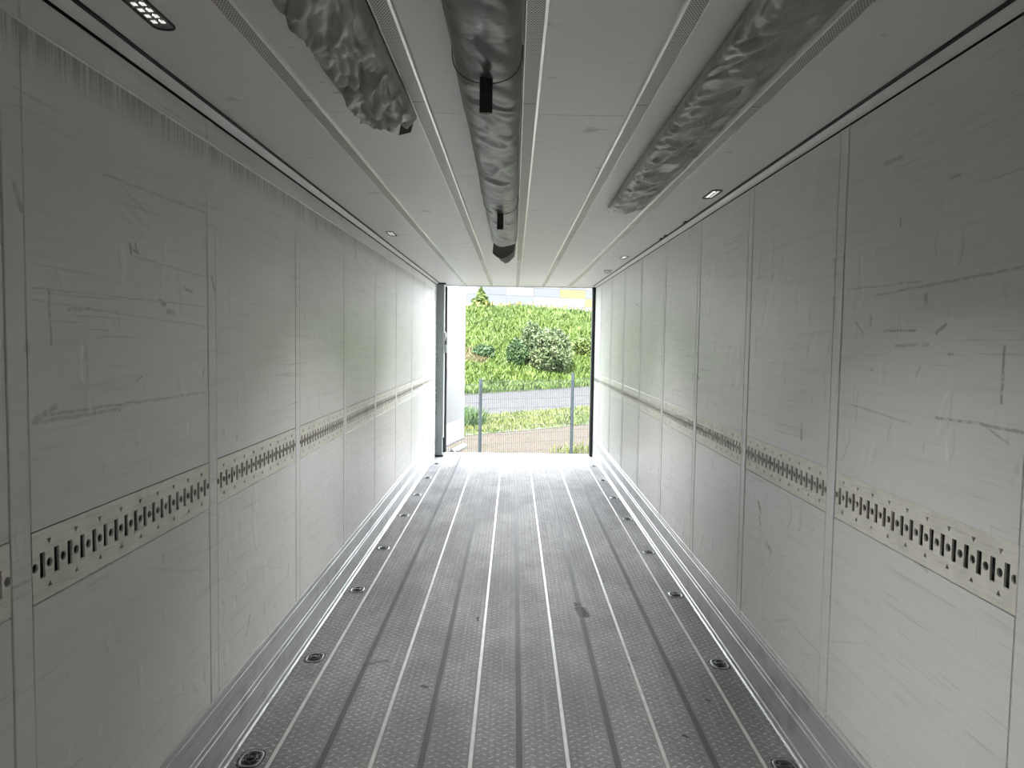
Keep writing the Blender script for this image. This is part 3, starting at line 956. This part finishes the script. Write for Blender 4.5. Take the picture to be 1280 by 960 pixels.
M_veg = green('bank_weeds', (0.105, 0.19, 0.028), (0.16, 0.255, 0.04), (0.21, 0.28, 0.06))
M_grass = green('strip_grass', (0.14, 0.21, 0.035), (0.22, 0.27, 0.055), (0.28, 0.26, 0.08))
M_grass2 = green('clump_grass', (0.06, 0.145, 0.03), (0.09, 0.19, 0.04), (0.13, 0.22, 0.05))

g = ground_grid('ground', M_gravel, -45, 75, -18, 21.6, 40, 20, lambda s, t: gz(s, t)); tag(g, kind='structure')
g = ground_grid('grass_verge', M_soil, -45, 75, 20.9, 25.9, 160, 6, lambda s, t: gz(s, t) + .012, .3); tag(g, kind='structure')
g = ground_grid('road', M_road, -45, 75, 25.2, 38.6, 40, 6, lambda s, t: gz(s, t) + .004); tag(g, kind='structure')
g = ground_grid('embankment', M_soil, -45, 90, 37.3, 70, 90, 50, bank, .3); tag(g, kind='structure')

def blades(name, m, s0, s1, t0, t1, n, zf, h0, h1, w, label, cat, parent=None, lean=.35, flt=None):
    s = rng.uniform(s0, s1, n); t = rng.uniform(t0, t1, n)
    if flt is not None:
        k = flt(s, t); s, t = s[k], t[k]; n = len(s)
    x = s * dv.x + t * nv_.x; y = s * dv.y + t * nv_.y
    z = np.array([zf(a_, b_) for a_, b_ in zip(s, t)])
    hh = rng.uniform(h0, h1, n); an = rng.uniform(0, 2 * pi, n); ln = rng.normal(0, lean, (n, 2)) * hh[:, None]
    ww = w * rng.uniform(.6, 1.4, n)
    cx, sx = np.cos(an) * ww, np.sin(an) * ww
    V = np.empty((n, 5, 3))
    V[:, 0] = np.stack([x - cx * .4, y - sx * .4, z - .02], 1)
    V[:, 1] = np.stack([x + cx * .4, y + sx * .4, z - .02], 1)
    V[:, 2] = np.stack([x + cx + ln[:, 0] * .4, y + sx + ln[:, 1] * .4, z + hh * .6], 1)
    V[:, 3] = np.stack([x - cx + ln[:, 0] * .4, y - sx + ln[:, 1] * .4, z + hh * .6], 1)
    V[:, 4] = np.stack([x + ln[:, 0], y + ln[:, 1], z + hh], 1)
    i = np.arange(n) * 5
    T1 = np.stack([i, i + 1, i + 2], 1); T2 = np.stack([i, i + 2, i + 3], 1); T3 = np.stack([i + 3, i + 2, i + 4], 1)
    me = mesh_np(name, V.reshape(-1, 3), np.concatenate([T1, T2, T3]), m)
    o = link(name, me, parent)
    if label: tag(o, label, cat, kind='stuff')
    return o

# the weeds on the bank: one carpet
def bz(s, t): return bank(s, t)
blades('bank_weeds', M_veg, 2, 48, 37.6, 53.5, 120000, bz, .18, .50, .045, 'dense bright green weeds covering the embankment behind the road', 'plants')
M_yel, _, _ = mat('yellow_flowers', (0.42, 0.32, 0.04), 0.6, var=0.15)
blades('yellow_flowers', M_yel, 8, 45, 51.2, 53.0, 420, lambda s, t: bz(s, t) + .45, .12, .3, .07, 'yellow flowering weeds along the crest of the embankment', 'flowers')
M_dry, _, _ = mat('dry_weeds', (0.21, 0.15, 0.07), 0.7, var=0.2)
blades('dry_weeds', M_dry, 16.5, 20.0, 41.5, 43.5, 900, bz, .3, .6, .03, 'patch of dry reddish weeds low on the left of the embankment', 'plants')
blades('strip_grass', M_grass, -6, 34, 21.0, 25.9, 34000, gz, .05, .2, .02, 'strip of short yellow green grass between gravel and road', 'grass')
blades('grass_clump', M_grass2, 8.2, 10.7, 22.6, 25.4, 2800, gz, .3, .75, .025, 'taller dark green grass clump behind the fence beside the open door', 'grass')
blades('gravel_weeds', M_grass, 9.6, 12.5, 15.3, 16.6, 500, gz, .06, .26, .018, 'weeds growing in the gravel at the foot of the right fence post', 'plants')

def dim(m, k):
    bc = m.node_tree.nodes['Principled BSDF'].inputs['Base Color']
    bc.default_value = (*[c * k for c in bc.default_value[:3]], 1)
    for nd in m.node_tree.nodes:
        if nd.type == 'MIX':
            for q in (6, 7):
                c = nd.inputs[q].default_value
                nd.inputs[q].default_value = (c[0] * k, c[1] * k, c[2] * k, 1)

# bushes
def leafy(name, m, mt, loc, rx, rz, n, leaf, label, cat, form='ball', seed=1, nstem=6):
    r = np.random.default_rng(seed)
    root = empty(name, loc)
    d = r.normal(size=(n, 3)); d /= np.linalg.norm(d, axis=1)[:, None]
    lump = np.array([1 + .30 * noise.noise(Vector(q) * 2.3 + Vector((seed, 0, 0))) + .12 * noise.noise(Vector(q) * 6) for q in d])
    rad = r.uniform(.35, 1, n) ** .45 * lump
    P = d * rad[:, None] * np.array([rx, rx, rz])
    P[:, 2] += rz * .95
    if form == 'cone':
        h = r.uniform(0, 1, n) ** 1.25; an = r.uniform(0, 2 * pi, n)
        rr = rx * (1 - h) ** .9 * np.sqrt(r.uniform(.1, 1, n)) * (1 + .4 * np.sin(an * 3 + h * 14))
        P = np.stack([rr * np.cos(an), rr * np.sin(an), .3 + h * (2 * rz - .3)], 1)
    P[:, 2] = np.maximum(P[:, 2], .03)
    a1 = r.normal(size=(n, 3)); a1 /= np.linalg.norm(a1, axis=1)[:, None]
    a2 = r.normal(size=(n, 3)); a2 -= (a2 * a1).sum(1)[:, None] * a1; a2 /= np.linalg.norm(a2, axis=1)[:, None]
    L = leaf * r.uniform(.6, 1.3, n)[:, None]
    V = np.empty((n, 4, 3)); V[:, 0] = P - a1 * L; V[:, 1] = P + a2 * L * .45; V[:, 2] = P + a1 * L; V[:, 3] = P - a2 * L * .45
    k = np.arange(n) * 4
    me = mesh_np('foliage', V.reshape(-1, 3), np.stack([k, k + 1, k + 2, k + 3], 1), m)
    o = link('foliage', me, root); tag(o, kind='stuff')
    bm = bmesh.new()
    for j in range(nstem):
        an = 2 * pi * j / nstem; q = rx * .5 if form == 'ball' else rx * .12
        tube(bm, [(0.03 * cos(an), .03 * sin(an), -.2), (q * .4 * cos(an), q * .4 * sin(an), rz * .7), (q * cos(an), q * sin(an), rz * 1.35)], [.04, .028, .01], 6)
    link('stems', finish(bm, 'stems', mt), root)
    tag(root, label, cat)
    return root
M_willow = green('willow_leaves', (0.12, 0.18, 0.07), (0.18, 0.245, 0.10), (0.23, 0.28, 0.15))
M_darkl = green('dark_leaves', (0.055, 0.13, 0.04), (0.085, 0.17, 0.05), (0.12, 0.20, 0.065))
M_lime = green('lime_leaves', (0.12, 0.205, 0.033), (0.17, 0.25, 0.05), (0.21, 0.28, 0.065))
M_bark, _, _ = mat('bark', (0.10, 0.08, 0.055), 0.9, var=0.2)
def onbank(px, D):
    """ground position at lateral pixel px and depth D"""
    X = (px - 641.5) / 923 * D
    s = X * dv.x + D * dv.y; t = X * nv_.x + D * nv_.y
    return (X, D, bank(s, t) - .05)
leafy('willow_bush', M_willow, M_bark, onbank(687, 46.6), 1.35, 1.45, 9000, .11, 'large grey green round bush low on the right of the embankment', 'bush', seed=4)
leafy('silver_bush', M_willow, M_bark, onbank(664, 50.0), .72, 1.0, 3800, .10, 'small pale silvery bush higher up, above the large grey green bush', 'bush', seed=9)
leafy('dark_bush', M_darkl, M_bark, onbank(647, 46.5), .72, .9, 3400, .10, 'dark green bush just left of the large grey green bush', 'bush', seed=12)
leafy('small_tree', M_lime, M_bark, onbank(600, 57.5), .80, .90, 2600, .11, 'slim pointed young tree on the crest in front of the building', 'tree', form='cone', seed=5)
leafy('low_bush', M_darkl, M_bark, onbank(604, 47.0), .7, .5, 2200, .10, 'low dark bush at the left foot of the embankment beside the door', 'bush', seed=21)
leafy('low_bush', M_lime, M_bark, onbank(730, 50.0), .9, .7, 2600, .11, 'low bright green bush at the far right of the embankment', 'bush', seed=31)

# building with cladding panels
FB = 75.4        # t of facade (passes through X=0,Y=85)
M_pw, _, _ = mat('panel_white', (0.62, 0.64, 0.66), 0.5, var=0.02, vscale=.5)
M_pg, _, _ = mat('panel_grey', (0.36, 0.40, 0.45), 0.5, var=0.02, vscale=.5)
M_py, _, _ = mat('panel_yellow', (0.80, 0.64, 0.03), 0.5, var=0.02, vscale=.5)
M_core, _, _ = mat('building_core', (0.45, 0.46, 0.47), 0.7, var=0.04)
bl = empty('factory_hall', (*ST(39.2, FB), -1.0), math.atan2(dv.y, dv.x))
tag(bl, 'large hall clad in white, grey and yellow panels behind the embankment', 'building')
link('hall_body', box_me('hall_body', M_core, -46, .06, 0, 50, 22, 13.4), bl)
cw, rh = 3.55, 0.985
xb0 = -1.05            # left edge of column B along the facade (local x)
zT0 = 7.94 + 1.0       # top boundary of first visible row pair
patt = {  # column -> rows from above T0 downwards
    -2: 'gwgw', -1: 'gggw', 0: 'gwgg', 1: 'wgwg', 2: 'gywg', 3: 'wgyw', 4: 'gwgw', -3: 'wgwg'}
pm = {}
for k, m in (('w', M_pw), ('g', M_pg), ('y', M_py)):
    pm[k] = box_me('cladding_panel', m, .03, -.01, .02, cw - .03, .06, rh - .02, bev=.01)
rr = random.Random(3)
for c in range(-9, 12):
    for r in range(-4, 9):
        ztop = zT0 + rh - r * rh
        if ztop - rh < 0.1: continue
        if c in patt and 0 <= r < 4: ch = patt[c][r]
        else: ch = rr.choice('wwgggwgwy' if (r + c) % 3 else 'wgg')
        link('cladding_panel', pm[ch], bl, (xb0 + c * cw, 0, ztop - rh))

# fence
M_fence, _, _ = mat('anthracite_steel', (0.022, 0.030, 0.035), 0.6, 0.0, 0.2, var=0.1)
PL = [(ST(s, 14.79)) for s in ()]
sL = -0.715 * dv.x + 16.3 * dv.y
span = 2.39
capm = None
posts = [(-1, 'fence post behind the open door leaf'), (0, 'dark grey fence post near the open door leaf'),
         (1, 'dark grey fence post near the right edge of the opening'), (2, 'fence post beyond the right wall')]
for k, lab in posts:
    s = sL + k * span
    zt = {-2: .80, -1: .88, 0: .964, 1: 1.075, 2: 1.17}[k]
    x, y = ST(s, 14.79)
    r = empty('fence_post', (x, y, gz(s, 14.8)), math.atan2(dv.y, dv.x))
    h = zt - gz(s, 14.8)
    link('post_tube', box_me('post_tube', M_fence, -.032, -.022, -.1, .032, .022, h, bev=.004), r)
    link('post_cap', box_me('post_cap', M_fence, -.034, -.024, h, .034, .024, h + .012, bev=.004), r)
    tag(r, lab, 'fence post', 'fence posts')
wv = box_me('vertical_wire', M_fence, -.0028, -.0028, 0, .0028, .0028, 1.83)
ww = span - .02
wh = box_me('horizontal_wire', M_fence, 0, -.007, -.003, ww, -.002, .003)
for k, lab in ((-1, 'wire mesh fence panel left of the left post, beside the door leaf'), (0, 'wide wire mesh fence panel between the two visible posts'), (1, 'wire mesh fence panel right of the right post')):
    s = sL + k * span + .01
    top = {-2: .76, -1: .86, 0: .925, 1: .965}[k]
    x, y = ST(s, 14.755)
    r = empty('mesh_fence', (x, y, top - 1.83), math.atan2(dv.y, dv.x))
    n = int(ww / .05)
    for i in range(n + 1):
        link('vertical_wire', wv, r, (.01 + i * (ww - .02) / n, 0, 0))
    for i in range(10):
        link('horizontal_wire', wh, r, (0, 0, .02 + i * .2 - (0 if i else 0)))
    tag(r, lab, 'fence', 'wire mesh fence panels')

for m in (M_gravel, M_road, M_soil, M_veg, M_grass, M_grass2, M_willow, M_darkl, M_lime, M_yel, M_dry, M_pw, M_pg, M_py, M_core):
    dim(m, 0.24)
for m in (M_pw, M_pg, M_py):
    dim(m, 0.26)
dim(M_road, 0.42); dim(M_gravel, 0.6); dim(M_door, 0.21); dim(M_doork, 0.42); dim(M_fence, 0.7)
